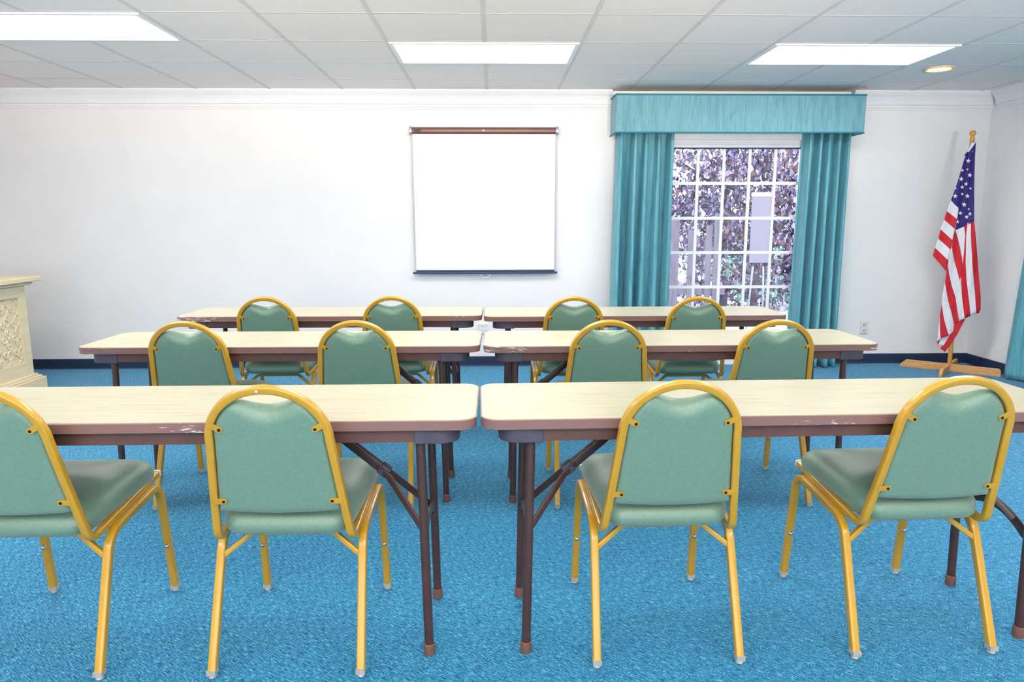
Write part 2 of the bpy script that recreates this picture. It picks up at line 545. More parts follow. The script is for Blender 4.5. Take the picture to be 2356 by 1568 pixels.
dl = empty('downlight', (3.295, 5.44, ZC))
tag(dl, 'small round warm recessed downlight in the ceiling near the flag', 'ceiling light')
bm = bmesh.new(); lathe(bm, [(0.075, -0.001), (0.075, -0.006), (0.086, -0.012), (0.098, -0.008), (0.1, 0.0)], n=36)
link('trim_ring', bm, M_warmring, dl)
bm = bmesh.new(); lathe(bm, [(0.0, -0.010), (0.04, -0.0095), (0.076, -0.005)], n=20)
link('lamp_lens', bm, M_warm, dl)

# ------------------------------------------------------------------ window
bm = bmesh.new()
y0, y1 = YB-0.012, YB+0.07
box(bm, WX0, 1.556, y0, y1, 0.0, WZ1); box(bm, 2.732, WX1, y0, y1, 0.0, WZ1)      # jambs
box(bm, 1.556, 2.732, y0, y1, 0.0, 0.035)
# casing around the opening
box(bm, WX0-0.055, WX0, YB-0.02, YB, 0.0, WZ1+0.06); box(bm, WX1, WX1+0.055, YB-0.02, YB, 0.0, WZ1+0.06)
win = struct('window_1', bm, M_trim, 'tall white gridded window between the teal curtains', 'window')
bm = bmesh.new()
box(bm, 1.556, 2.732, YB-0.03, YB+0.07, 1.935, WZ1)
box(bm, 1.556, 2.732, YB-0.045, YB-0.03, 1.958, 1.975); box(bm, 1.556, 2.732, YB-0.055, YB-0.03, 1.995, WZ1)
link('window_header', bm, M_trim, win, smooth=False, bevel=0.004)
bm = bmesh.new()
MX = [1.567, 1.815, 2.045, 2.275, 2.503]
for x in MX: box(bm, x-0.012, x+0.012, YB+0.012, YB+0.03, 0.035, 1.935)
for z in (1.632, 1.327, 1.022, 0.712, 0.19): box(bm, 1.556, 2.732, YB+0.013, YB+0.029, z-0.013, z+0.013)
box(bm, 1.556, 2.732, YB+0.005, YB+0.04, 0.36, 0.40)
link('muntin_grid', bm, M_bright, win, smooth=False)
bm = bmesh.new()
box(bm, 2.720, 2.732, YB+0.001, YB+0.012, 0.035, 1.935); box(bm, 1.556, 2.732, YB+0.001, YB+0.012, 1.926, 1.935)
link('window_gasket', bm, mat('dark_gasket', (50, 50, 92), 0.6), win, smooth=False)
bm = bmesh.new(); box(bm, 1.556, 2.732, YB+0.034, YB+0.038, 0.035, 1.935)
link('glass_pane', bm, M_glass, win, smooth=False)

bm = bmesh.new()  # bars of the added window, never in view
for k in range(6):
    x = QX0 + (QX1-QX0)*k/5
    x = min(max(x, QX0+0.03), QX1-0.03)
    box(bm, x-0.03, x+0.03, YF-0.05, YF+0.01, QZ0, QZ1)
box(bm, QX0, QX1, YF-0.05, YF+0.02, QZ0, QZ0+0.05); box(bm, QX0, QX1, YF-0.05, YF+0.01, QZ1-0.05, QZ1)
struct('added_window', bm, M_trim, 'wide white window added out of view behind the camera for fill light', 'window')

# ------------------------------------------------------------------ pelmet and curtains
pel = empty('pelmet', (2.075, 6.27, 2.03))
tag(pel, 'pale teal fabric-covered box pelmet above the window', 'pelmet')
PX, PYF, PYB, PH = 1.047, -0.14, 0.148, 0.305
bm = bmesh.new()
box(bm, -PX, PX, PYF, PYF+0.02, 0, PH); box(bm, -PX, -PX+0.02, PYF+0.02, PYB, 0, PH); box(bm, PX-0.02, PX, PYF+0.02, PYB, 0, PH)
box(bm, -PX+0.02, PX-0.02, PYF+0.02, PYB, PH-0.02, PH-0.002)
link('board', bm, M_pelmet, pel, smooth=False, bevel=0.004)
bm = bmesh.new()
for z in (0.001, PH):
    r = 0.0065
    pts = fillet([(-PX-0.002, PYB, z), (-PX-0.002, PYF-0.002, z), (PX+0.002, PYF-0.002, z), (PX+0.002, PYB, z)], 0.01, 4)
    sweep(bm, pts, circ(r, 10))
link('piping', bm, M_piping, pel)

def curtain(name, t0, t1, b0, b1, yt, z0, z1, ridges, amp, axis='x', seed=0, sub_w=0.055, label='', flare=0.0):
    """a hanging panel: narrow pinch-pleat ridges towards the room, wide valleys between, swelling to the hem"""
    bm = bmesh.new()
    nu, nv = 140, 40
    rnd = random.Random(seed)
    amps = [amp*rnd.uniform(0.75, 1.15) for _ in ridges]
    drift = [rnd.uniform(-0.025, 0.025) for _ in ridges]
    rows = []
    for j in range(nv+1):
        v = j/nv                                # 0 top, 1 hem
        row = []
        for i in range(nu+1):
            u = i/nu
            d = 0.0
            for c, a, dr in zip(ridges, amps, drift):
                ww = sub_w*(1+0.75*v)
                cc = c + dr*v
                d += a*(0.75+0.45*v)*math.exp(-((u-cc)/ww)**4)
            d += 0.002*math.sin(u*61+seed)*v + 0.007*math.sin(u*23+2.2*seed+3*v)
            lo, hi = t0+(b0-t0)*v**0.9, t1+(b1-t1)*v**0.9
            s = lo + (hi-lo)*u
            z = z1 + (z0-z1)*v
            dep = -d - flare*v*v
            row.append(bm.verts.new((s, yt+dep, z) if axis == 'x' else (yt+dep, s, z)))
        rows.append(row)
    for j in range(nv):
        for i in range(nu):
            bm.faces.new((rows[j][i], rows[j][i+1], rows[j+1][i+1], rows[j+1][i]))
    o = link(name, bm, M_curtain, angle=None, solid=0.004)
    return tag(o, label, 'curtain', None)
curtain('curtain', 1.075, 1.565, 1.025, 1.545, 6.36, 0.012, 2.20, [0.06, 0.31, 0.52, 0.74, 0.95], 0.12, seed=2, sub_w=0.04,
        label='long teal pleated curtain left of the window')
curtain('curtain', 2.70, 3.085, 2.66, 3.06, 6.36, 0.012, 2.20, [0.10, 0.34, 0.54, 0.76, 0.97], 0.12, seed=5, sub_w=0.04,
        label='long teal pleated curtain right of the window')
curtain('curtain', 5.63, 4.45, 5.80, 4.35, 4.352, 0.012, 2.24, [0.03, 0.12, 0.24, 0.36, 0.48, 0.6, 0.72, 0.85, 0.97], 0.05, axis='y', seed=9, sub_w=0.03,
        label='teal curtain hanging on the right wall at the edge of the frame')

# ------------------------------------------------------------------ projection screen
scr = empty('projection_screen', (-0.068, 6.37, 0.85))
tag(scr, 'white pull-down projection screen with brown roller case on far wall', 'projection screen')
bm = bmesh.new(); pr = rsq(0.058, 0.062, 0.022, 4); sweep(bm, [(-0.625, 0.012, 1.222), (0.618, 0.012, 1.222)], pr)
link('roller_case', bm, M_case, scr)
for sx in (-0.632, 0.628):
    bm = bmesh.new(); sweep(bm, [(sx-0.012, 0.012, 1.222), (sx+0.012, 0.012, 1.222)], rsq(0.072, 0.072, 0.026, 4))
    link('end_cap', bm, M_steel, scr, bevel=0.003)
for sx in (-0.55, 0.55):
    bm = bmesh.new(); box(bm, sx-0.015, sx+0.015, 0.03, 0.0498, 1.2, 1.25)
    link('wall_bracket', bm, M_steel, scr, smooth=False)
bm = bmesh.new(); cyl(bm, (-0.006, -0.021, 1.222), (-0.006, -0.026, 1.222), 0.007, n=14)
link('case_screw', bm, M_white_pl, scr)
bm = bmesh.new(); box(bm, -0.60, -0.545, -0.0205, -0.0185, 1.212, 1.232)
link('maker_sticker', bm, M_black, scr, smooth=False)
bm = bmesh.new()
W0, W1 = 0.628, 0.606                       # the sheet narrows a little towards the bar
def sheet(bm, xa0, xa1, xb0, xb1, y, mi):
    n = 12
    for k in range(n):
        t0, t1 = k/n, (k+1)/n
        f = bm.faces.new([bm.verts.new(p) for p in ((xa0+(xb0-xa0)*t0, y, 1.195-1.18*t0), (xa1+(xb1-xa1)*t0, y, 1.195-1.18*t0),
                                                   (xa1+(xb1-xa1)*t1, y, 1.195-1.18*t1), (xa0+(xb0-xa0)*t1, y, 1.195-1.18*t1))])
        f.material_index = mi
sheet(bm, -0.617, 0.612, -0.610, 0.610, 0.0, 0)
sheet(bm, -0.622, -0.617, -0.616, -0.610, 0.0, 1); sheet(bm, 0.612, 0.618, 0.610, 0.616, 0.0, 1)
bmesh.ops.remove_doubles(bm, verts=bm.verts[:], dist=1e-5)
link('screen_fabric', bm, [M_screen, M_grey_edge], scr, smooth=False, solid=0.0016)
bm = bmesh.new(); sweep(bm, [(-0.64, 0, 0.004), (0.638, 0, 0.004)], rsq(0.018, 0.022, 0.006)); sweep(bm, [(-0.612, 0, 0.02), (0.612, 0, 0.02)], rsq(0.02, 0.010, 0.004))
link('bottom_bar', bm, M_bar, scr)
bm = bmesh.new(); sweep(bm, [(0.0+0.04*math.cos(a), -0.004, -0.016+0.022*math.sin(a)) for a in [2*PI*k/28 for k in range(28)]], circ(0.003, 8), up=(0, 1, 0), closed=True)
link('pull_handle', bm, M_white_pl, scr)

# ------------------------------------------------------------------ outlets
def outlet(x, z, w, h, rows, cols, label, m):
    e = empty('wall_outlet', (x, YB, z))
    tag(e, label, 'wall outlet')
    bm = bmesh.new(); box(bm, -w/2, w/2, -0.012, 0, -h/2, h/2)
    link('cover_plate', bm, m, e, smooth=False, bevel=0.004)
    for r in range(rows):
        for c in range(cols):
            cx = (c-(cols-1)/2)*w/(cols+0.25)*1.05; cz = (r-(rows-1)/2)*h/(rows+0.2)
            bm = bmesh.new()
            s = min(w/cols, h/rows)*0.36
            box(bm, cx-s*0.45, cx-s*0.25, -0.0135, -0.0115, cz-s*0.35, cz+s*0.45)
            box(bm, cx+s*0.25, cx+s*0.45, -0.0135, -0.0115, cz-s*0.35, cz+s*0.45)
            cyl(bm, (cx, -0.0135, cz-s*0.7), (cx, -0.0115, cz-s*0.7), s*0.16, n=10)
            link('socket_holes', bm, M_slot, e, smooth=False)
outlet(3.407, 0.335, 0.072, 0.116, 2, 1, 'ivory wall outlet low on the wall between right curtain and flag', M_ivory)
outlet(-0.096, 0.345, 0.092, 0.096, 2, 3, 'white six-socket wall outlet low behind the gap between the tables', M_white_pl)

# ------------------------------------------------------------------ banquet chair
ZT, YT0, YT1 = 0.883, -0.197, -0.318           # arch top height; back plane runs from (y=YT0, z=.40) to (YT1, ZT)
BL = math.hypot(ZT-0.40, YT1-YT0)
BS = Vector((0, (YT1-YT0)/BL, (ZT-0.40)/BL))   # up along the back
BNV = Vector((0, BS.z, -BS.y))                 # out of the back towards the sitter
def bp(x, s, n=0.0):
    return Vector((x, YT0, 0.40)) + BS*s + BNV*n
W_BOT, W_TOP, S_AR = 0.194, 0.162, 0.335
B_AR = BL - 0.010 - S_AR
def half_w(s):
    if s <= S_AR: return W_BOT + (W_TOP-W_BOT)*(s/S_AR)
    t = min(1.0, (s-S_AR)/B_AR)
    return W_TOP*math.sqrt(max(0.0, 1-t*t))
def make_chair():
    root = empty('banquet_chair', (0, 0, 0))
    sq = rsq(0.0245, 0.0245, 0.005)
    lx = 0.2095
    for sx in (-1, 1):
        x = sx*lx
        rear = [(x+sx*0.006, -0.252, 0.014), (x, -0.118, 0.386), (x, 0.05, 0.404)]
        front = [(x, 0.05, 0.404), (x, 0.205, 0.42), (x+sx*0.006, 0.252, 0.014)]
        for nm, path, rr in (('rear', rear, 0.085), ('front', front, 0.055)):
            bm = bmesh.new()
            sweep(bm, fillet(path, rr, 9), sq, up=(1, 0, 0))
            lg = link('leg', bm, M_gold, root)
            foot = Vector(path[0] if nm == 'rear' else path[-1])
            bm = bmesh.new()
            d = (Vector(path[1])-foot).normalized()
            box(bm, -0.0132, 0.0132, -0.0132, 0.0132, 0.0, 0.014, Matrix.Translation(foot + Vector((0, 0, -0.003))))
            lathe(bm, [(0.0, 0.0), (0.011, 0.0005), (0.0125, 0.003), (0.0105, 0.008), (0.008, 0.013)], (foot.x, foot.y, 0.0), 16)
            link('foot_glide', bm, M_clear, lg)
            if nm == 'front':
                t = 0.185
                k = (t-0.014)/(0.42-0.014)
                py = 0.252 + (0.205-0.252)*k
                bm = bmesh.new()
                c = Vector((x+sx*0.004, py-0.0125, t))
                bmesh.ops.create_uvsphere(bm, u_segments=12, v_segments=8, radius=0.0085, matrix=Matrix.Translation(c))
                link('bolt', bm, M_chrome, lg)
    # back frame: seat rail - bend - upright - arch - upright - bend - seat rail, one tube
    pts = []
    def side(sx):
        return [Vector((sx*0.192, 0.232, 0.445)), Vector((sx*W_BOT, YT0+0.004, 0.398)), bp(sx*half_w(0.2), 0.2)]
    left = fillet(side(-1), 0.04, 7)
    arch = []
    for k in range(5): 
        s = 0.2 + (S_AR-0.2)*(k+1)/5; arch.append(bp(-half_w(s), s))
    for k in range(1, 40):
        a = PI - PI*k/40
        arch.append(bp(W_TOP*math.cos(a), S_AR + B_AR*math.sin(a)))
    for k in range(5):
        s = S_AR + (0.2-S_AR)*k/5; arch.append(bp(half_w(s), s))
    right = list(reversed(fillet(side(1), 0.04, 7)))
    bm = bmesh.new()
    sweep(bm, left + arch + right, rsq(0.022, 0.0215, 0.0045), up=(1, 0, 0))
    link('back_frame', bm, M_gold, root)
    for sx in (-1, 1):
        bm = bmesh.new()
        sweep(bm, [(sx*0.192, 0.231, 0.445), (sx*0.192, 0.241, 0.4465)], rsq(0.026, 0.025, 0.006), up=(1, 0, 0))
        link('rail_end_cap', bm, M_white_pl, root, bevel=0.003)
    # stretcher bar under the seat
    bm = bmesh.new()
    sweep(bm, fillet([(-0.203, -0.140, 0.325), (-0.12, -0.118, 0.388), (0.12, -0.118, 0.388), (0.203, -0.140, 0.325)], 0.02, 4), rsq(0.016, 0.016, 0.003), up=(0, 1, 0))
    link('stretcher', bm, M_gold, root)
    # seat cushion: lofted rings
    def plan(inset, k):
        pts = []
        for x, y in rrect(-0.205+inset, 0.205-inset, -0.198+inset, 0.236-inset, max(0.012, 0.065-inset*0.6), 7):
            v = (y+0.208)/0.444
            pts.append((x*(0.90+0.10*min(1, v*1.5)), y))
        return pts
    bm = bmesh.new(); rings = []
    prof = [(0.022, 0.0), (0.010, 0.003), (0.001, 0.016), (-0.003, 0.034), (-0.001, 0.052), (0.008, 0.068), (0.024, 0.080), (0.05, 0.089), (0.09, 0.095), (0.14, 0.099)]
    for ins, z in prof:
        ring = []
        for x, y in plan(ins, 0):
            tilt = 0.408 + (y+0.2)*0.055
            fr = max(0.0, (y-0.10)/0.136)
            rr_ = max(0.0, (-0.06-y)/0.14)
            zz = tilt + z*(1.0-0.10*fr*fr-0.22*rr_*rr_)
            ring.append(bm.verts.new((x, y, zz)))
        rings.append(ring)
    n = len(rings[0])
    for A, B in zip(rings, rings[1:]):
        for i in range(n): bm.faces.new((A[i], A[(i+1) % n], B[(i+1) % n], B[i]))
    bm.faces.new(rings[0][::-1]); bm.faces.new(rings[-1])
    link('seat_cushion', bm, M_fabric, root, angle=60)
    # back cushion
    def arch_inner(x):
        a, b = W_TOP-0.0125, B_AR-0.0125
        return S_AR + b*math.sqrt(max(0.0, 1-(x/a)**2)) if abs(x) < a else S_AR
    XC = 0.082
    def s_top(x):
        ax = abs(x)
        if ax >= XC: return arch_inner(ax)-0.001
        c = arch_inner(XC)-0.001
        return c - 0.024*(0.5+0.5*math.cos(PI*ax/XC))**0.8
    def s_bot(u): return 0.101 - 0.010*(1-u*u)
    nu, nv = 48, 36
    bm = bmesh.new()
    back, front = [], []
    for j in range(nv+1):
        v = j/nv
        rb, rf = [], []
        for i in range(nu+1):
            u = -1 + 2*i/nu
            u = math.copysign(1-(1-abs(u))**1.25, u)
            xt = u*(W_TOP-0.0128)
            st = s_top(xt); sb = s_bot(u)
            s = sb + (st-sb)*v
            x = u*(half_w(min(s, S_AR))-0.0128)
            edge = min(1.0, (1-abs(u))/0.10) if abs(u) < 1 else 0.0
            ev = min(1.0, v/0.06, (1-v)/0.10)
            e = min(edge, ev) if ev > 0 else 0.0
            e = math.sqrt(max(0.0, 1-(1-e)**2))
            roll = 0.0
            ds = st - s
            wx = max(0.0, 1-(abs(xt)/0.098)**2)
            if ds < 0.05: roll = 0.026*wx*(1-ds/0.05)**2
            nb = 0.003 - 0.0105*e + roll
            nf = 0.010 + roll*0.6 + 0.029*math.sqrt(e)*(0.6+0.4*(1-u*u)) if e > 0 else max(0.010, nb+0.004)
            rb.append(bm.verts.new(bp(x, s, nb))); k_ = min(1.0, max(0.0, (abs(xt)-XC)/0.02))
            rf.append(bm.verts.new(bp(x*1.05, s + 0.007*v*k_, max(nf, nb+0.004, 0.0125))))
        back.append(rb); front.append(rf)
    for g, flip in ((back, False), (front, True)):
        for j in range(nv):
            for i in range(nu):
                q = (g[j][i], g[j][i+1], g[j+1][i+1], g[j+1][i])
                bm.faces.new(q[::-1] if flip else q)
    per = [(0, i) for i in range(nu)] + [(j, nu) for j in range(nv)] + [(nv, nu-i) for i in range(nu)] + [(nv-j, 0) for j in range(nv)]
    for k in range(len(per)):
        a, b = per[k], per[(k+1) % len(per)]
        bm.faces.new((back[a[0]][a[1]], front[a[0]][a[1]], front[b[0]][b[1]], back[b[0]][b[1]]))
    link('back_cushion', bm, M_fabric, root, angle=70)
    # four brackets with screws on the rear face
    for s, sx in ((0.385, -1), (0.385, 1), (0.140, -1), (0.140, 1)):
        hw = half_w(s)
        tilt = 0.55 if s > 0.3 else 0.0
        bm = bmesh.new()
        nn = -0.0085
        out = []
        L_, wd = 0.034, 0.0085
        for k in range(9):
            a = PI/2 + PI*k/8
            out.append((-L_+wd*1.0 + wd*math.cos(a)*1.0, wd*math.sin(a)))
        out = [(0.004, wd)] + out + [(0.004, -wd)]
        A, B = [], []
        for px, py in out:
            px2, py2 = px*math.cos(tilt)-py*math.sin(tilt), px*math.sin(tilt)+py*math.cos(tilt)
            if sx < 0: px2 = -px2
            A.append(bm.verts.new(bp(sx*(hw-0.004)+px2, s+py2, nn))); B.append(bm.verts.new(bp(sx*(hw-0.004)+px2, s+py2, nn-0.003)))
        for k in range(len(A)): bm.faces.new((A[k], A[(k+1) % len(A)], B[(k+1) % len(A)], B[k]))
        bm.faces.new(A[::-1]); bm.faces.new(B)
        br = link('bracket', bm, M_gold, root)
        q = -(L_-wd*1.1)
        qx, qs = q*math.cos(tilt), q*math.sin(tilt)
        c = bp(sx*(hw-0.004) + (qx if sx > 0 else -qx), s+qs, nn-0.003)
        bm = bmesh.new(); cyl(bm, c, c-BNV*0.0022, 0.0046, 0.0036, n=12)
        link('screw', bm, M_screw, br)
    return root

CHAIRS = [  # x, y, turn, label
    (-1.365, 2.170, 0.0, 'sage chair cut off by the left edge, nearest row'),
    (-0.606, 2.165, -0.010, 'sage chair in the nearest row with a white rivet, just left of the aisle'),
    (0.512, 2.188, 0.020, 'sage chair in the nearest row just right of the aisle'),
    (1.298, 2.212, 0.032, 'sage chair at the right edge of the nearest row, closest to the flag'),
    (-1.336, 3.405, -0.012, 'sage chair at the left end of the middle table row'),
    (-0.602, 3.400, 0.0, 'sage chair in the middle row just left of the gap between tables'),
    (0.503, 3.370, 0.005, 'sage chair in the middle row just right of the gap between tables'),
    (1.235, 3.352, 0.025, 'sage chair at the right end of the middle table row'),
    (-1.306, 4.405, 0.0, 'sage chair in the farthest row at left, below the blank wall'),
    (-0.588, 4.410, 0.008, 'sage chair in the farthest row, left of the projection screen'),
    (0.462, 4.345, 0.0, 'sage chair in the farthest row between the screen and left curtain'),
    (1.158, 4.310, 0.008, 'sage chair in the farthest row in front of the window')]
proto = make_chair()
for i, (x, y, rz, lab) in enumerate(CHAIRS):
    o = proto if i == 0 else copy_tree(proto)
    o.location = (x, y, 0); o.rotation_euler = (0, 0, rz)
    tag(o, lab, 'chair', 'gold-framed banquet chairs facing the screen')
    if i == 1:
        bm = bmesh.new()
        a = PI/2 + 0.075
        c = bp(W_TOP*math.cos(a), S_AR + B_AR*math.sin(a), -0.0108)
        cyl(bm, c, c-BNV*0.0015, 0.0035, n=12)
        link('rivet', bm, M_white_pl, o)

# ------------------------------------------------------------------ folding table
TL, TD, TZ = 1.81, 0.464, 0.755
def make_table():
    root = empty('folding_table', (0, 0, 0))
    hx, hy = TL/2, TD/2
    bm = bmesh.new()
    prism(bm, rrect(-hx+0.004, hx-0.004, -hy+0.004, hy-0.004, 0.052), TZ-0.026, TZ)
    top = link('tabletop', bm, M_lam, root)
    bm = bmesh.new()
    o = rrect(-hx+0.006, hx-0.006, -hy+0.006, hy-0.006, 0.05)
    prof = [(0.012, -0.006), (0.0135, -0.001), (0.0125, 0.003), (0.008, 0.0055), (0.0, 0.006), (-0.010, 0.0055), (-0.0145, 0.002), (-0.0155, -0.004)]
    sweep(bm, [(x, y, TZ-0.0145) for x, y in o], [(a, -b) for a, b in prof], closed=True)
    link('edge_band', bm, M_edge, top)
    for sy in (-1, 1):
        bm = bmesh.new()
        y = sy*(hy-0.024)
        box(bm, -0.775, 0.775, min(y, y-sy*0.004), max(y, y-sy*0.004), 0.686, TZ-0.027)
        box(bm, -0.775, 0.775, min(y, y-sy*0.022), max(y, y-sy*0.022), 0.684, 0.688)
        link('apron_rail', bm, M_apron, root, smooth=False, bevel=0.0015)
    for sx in (-1, 1):
        for sy in (-1, 1):
            out = []
            X0, X1, Y1 = 0.726, 0.852, hy-0.019
            pts = fillet([(X0, Y1, 0), (X1, Y1, 0), (X1, Y1-0.125, 0)], 0.058, 9)
            inn = fillet([(X1-0.008, Y1-0.125, 0), (X1-0.008, Y1-0.010, 0), (X0, Y1-0.010, 0)], 0.05, 9)
            out = [(sx*p.x, sy*p.y) for p in pts + inn]
            bm = bmesh.new()
            prism(bm, out, 0.680, TZ-0.027)
            link('corner_bracket', bm, M_corner, root, bevel=0.002)
        bm = bmesh.new()
        x = sx*0.846
        box(bm, min(x, x-sx*0.006), max(x, x-sx*0.006), -hy+0.14, hy-0.14, 0.688, TZ-0.027)
        link('end_rail', bm, M_apron, root, smooth=False)
        xt, xb = 0.758, 0.772
        OY = -0.008
        for sy in (-1, 1):
            bm = bmesh.new()
            sweep(bm, [(sx*xb, sy*0.166+OY, 0.008), (sx*xt, sy*0.166+OY, TZ-0.03)], circ(0.0142, 18))
            lg = link('leg', bm, M_leg, root)
            bm = bmesh.new(); lathe(bm, [(0.0, 0.0), (0.0165, 0.001), (0.0175, 0.006), (0.0175, 0.034), (0.0150, 0.0365), (0.0142, 0.0365)], (sx*xb, sy*0.166+OY, 0), 20)
            link('foot_cap', bm, M_cap, lg)
        # bowed flat strap joining the two legs
        bm = bmesh.new()
        xm = sx*0.766
        pts = []
        for k in range(17):
            t = -1+2*k/16
            pts.append((xm, t*0.153+OY, 0.335+0.055*(1-t*t)))
        sweep(bm, pts, rsq(0.034, 0.006, 0.0015), up=(0, 0, 1))
        link('cross_strap', bm, M_leg, root)
        # Y-shaped locking brace: channel from the underside of the top, two arms to the strap
        hinge = Vector((sx*0.622, OY, 0.535))
        bm = bmesh.new()
        sweep(bm, [(sx*0.40, OY, TZ-0.03), hinge], rsq(0.03, 0.022, 0.004), up=(0, 0, 1))
        br = link('folding_brace', bm, M_leg, root)
        for sy in (-1, 1):
            bm = bmesh.new()
            sweep(bm, fillet([hinge+Vector((-sx*0.02, sy*0.006, 0.015)), hinge+Vector((sx*0.02, sy*0.018, -0.02)), (sx*0.758, sy*0.105+OY, 0.372)], 0.03, 4), rsq(0.021, 0.010, 0.003), up=(0, 0, 1))
            link('brace_arm', bm, M_leg, br)
        bm = bmesh.new()
        d = (hinge - Vector((sx*0.40, OY, TZ-0.03))).normalized()
        sweep(bm, [hinge-d*0.012, hinge+d*0.022], rsq(0.036, 0.034, 0.006), up=(0, 0, 1))
        cyl(bm, hinge+Vector((0, -0.026, 0.004)), hinge+Vector((0, 0.026, 0.004)), 0.006, n=12)
        link('locking_ring', bm, M_corner, br, bevel=0.002)
    return root
TABLES = [  # x, y, turn, how far the legs of the left and right end sit from their usual place, label
    (-0.954, 2.186, 0.0, -0.02, -0.020, 'cream folding table nearest the camera, left of the aisle'),
    (0.862, 2.205, 0.022, 0.0, 0.029, 'cream folding table nearest the camera, right of the aisle'),
    (-0.964, 3.405, -0.012, 0.0, -0.033, 'middle cream folding table beside the carved cabinet, left of the aisle'),
    (0.858, 3.378, 0.0, 0.0, 0.0, 'middle cream folding table pointing towards the flag, right of the aisle'),
    (-0.971, 4.440, -0.012, 0.0, -0.03, 'farthest cream folding table under the blank wall and screen, left of the aisle'),
    (0.848, 4.385, 0.0, 0.0, 0.0, 'farthest cream folding table in front of the curtain and window')]
tproto = make_table()
made = [tproto] + [copy_tree(tproto) for _ in TABLES[1:]]
for o, (x, y, rz, dl_, dr_, lab) in zip(made, TABLES):
    o.location = (x, y, 0); o.rotation_euler = (0, 0, rz)
    tag(o, lab, 'table', 'folding tables in three rows')
    for ch in ALL_CHILDREN(o):
        if ch.name.split('.')[0] in ('leg', 'cross_strap', 'folding_brace'):
            ch.location.x = dr_ if ch.data.vertices[0].co.x > 0 else dl_

# ------------------------------------------------------------------ carved cabinet at the left edge
cab = empty('carved_cabinet', (-3.93, 4.90, 0))
tag(cab, 'cream cabinet with carved leaf panel at the left edge of the room', 'cabinet')
FX, Y0c, Y1c = 0.43, -0.56, 0.525             # room-side face, near and far ends (local)
bm = bmesh.new()
t = 0.016                                      # the face is a frame around a sunk panel
box(bm, -FX, FX-t, Y0c, Y1c, 0.14, 0.868)
py0, py1, pz0, pz1 = Y0c+0.085, Y1c-0.085, 0.27, 0.757
box(bm, FX-t, FX, Y0c, Y1c, 0.14, pz0); box(bm, FX-t, FX, Y0c, Y1c, pz1, 0.868)
box(bm, FX-t, FX, Y0c, py0, pz0, pz1); box(bm, FX-t, FX, py1, Y1c, pz0, pz1)
link('body', bm, M_cream, cab, smooth=False)
bm = bmesh.new()
box(bm, -FX-0.05, FX+0.042, Y0c-0.08, Y1c+0.08, 0.0, 0.135)
box(bm, -FX-0.03, FX+0.026, Y0c-0.055, Y1c+0.055, 0.135, 0.152); box(bm, -FX-0.015, FX+0.012, Y0c-0.03, Y1c+0.03, 0.152, 0.168)
link('plinth', bm, M_cream, cab, smooth=False, bevel=0.004)
bm = bmesh.new(); box(bm, -FX-0.07, FX+0.07, Y0c-0.105, Y1c+0.105, 0.868, 0.905)
link('top_slab', bm, M_cream, cab, smooth=False, bevel=0.006)
bm = bmesh.new(); box(bm, -FX-0.035, FX+0.035, Y0c-0.05, Y1c+0.05, 0.843, 0.868)
link('cornice', bm, M_cream, cab, smooth=False, bevel=0.010)
bm = bmesh.new()
xp = FX-t
box(bm, xp-0.004, xp+0.001, py0, py1, pz0, pz1)
# ogee lattice with a curled leaf in every cell
cw, chh = 0.115, 0.17
def inside(y, z): return py0+0.004 < y < py1-0.004 and pz0+0.004 < z < pz1-0.004
ny = int((py1-py0)/cw)+2
for i in range(-1, ny+1):
    for sgn in (-1, 1):
        seg = []
        for k in range(60):
            z = pz0 + (pz1-pz0)*k/59
            y = py1 - 0.02 - i*cw + sgn*cw*0.25*(1+math.cos(2*PI*z/chh)) - sgn*cw*0.25
            if inside(y, z): seg.append((xp+0.002, y, z))
            else:
                if len(seg) > 2: sweep(bm, seg, circ(0.006, 6), up=(1, 0, 0))
                seg = []
        if len(seg) > 2: sweep(bm, seg, circ(0.006, 6), up=(1, 0, 0))
for i in range(-1, ny+1):
    for k in range(-1, 8):
        cy = py1 - 0.02 - i*cw*0.5; cz = pz0 + 0.03 + (k + 0.5*(i % 2))*chh*0.62
        if not (py0+0.02 < cy < py1-0.02 and pz0+0.025 < cz < pz1-0.03): continue
        seg = []
        for q in range(15):
            a = -0.6 + 4.6*q/14; r = 0.026*(1-q/20)
            seg.append((xp+0.004, cy+r*math.cos(a)*0.8, cz+r*math.sin(a)*1.25))
        sweep(bm, seg, circ(0.0066, 6), up=(1, 0, 0))
        for dy, dz in ((0.0, 0.0), (0.012, -0.014), (-0.012, 0.016)):
            bmesh.ops.create_icosphere(bm, subdivisions=1, radius=0.0095, matrix=Matrix.Translation((xp+0.002, cy+dy, cz+dz)))
link('carved_panel', bm, M_carve, cab)

# ------------------------------------------------------------------ flag stand and flag
PB = Vector((3.995, 6.045, 0))
st = empty('flag_stand', PB)
tag(st, 'golden wooden flag pole on a crossed plank base in the right corner', 'flag stand')
def plank(a, b, h, th):
    a, b = Vector(a)-PB, Vector(b)-PB
    d = (b-a); L_ = d.length; ang = math.atan2(d.y, d.x)
    bm = bmesh.new()
    A = []
    out = [(0.0, 0.0), (L_, 0.0), (L_, h-0.018), (L_-0.014, h), (0.045, h), (0.0, 0.022)]
    Mx = Matrix.Translation((a.x, a.y, 0)) @ Matrix.Rotation(ang, 4, 'Z')
    P0 = [bm.verts.new(Mx @ Vector((x, -th/2, z))) for x, z in out]; P1 = [bm.verts.new(Mx @ Vector((x, th/2, z))) for x, z in out]
    n = len(out)
    for k in range(n): bm.faces.new((P0[k], P0[(k+1) % n], P1[(k+1) % n], P1[k]))
    bm.faces.new(P0[::-1]); bm.faces.new(P1)
    return link('base_plank', bm, M_pine, st, smooth=False, bevel=0.002)
plank((3.70, 6.285, 0), (4.285, 5.800, 0), 0.066, 0.022)
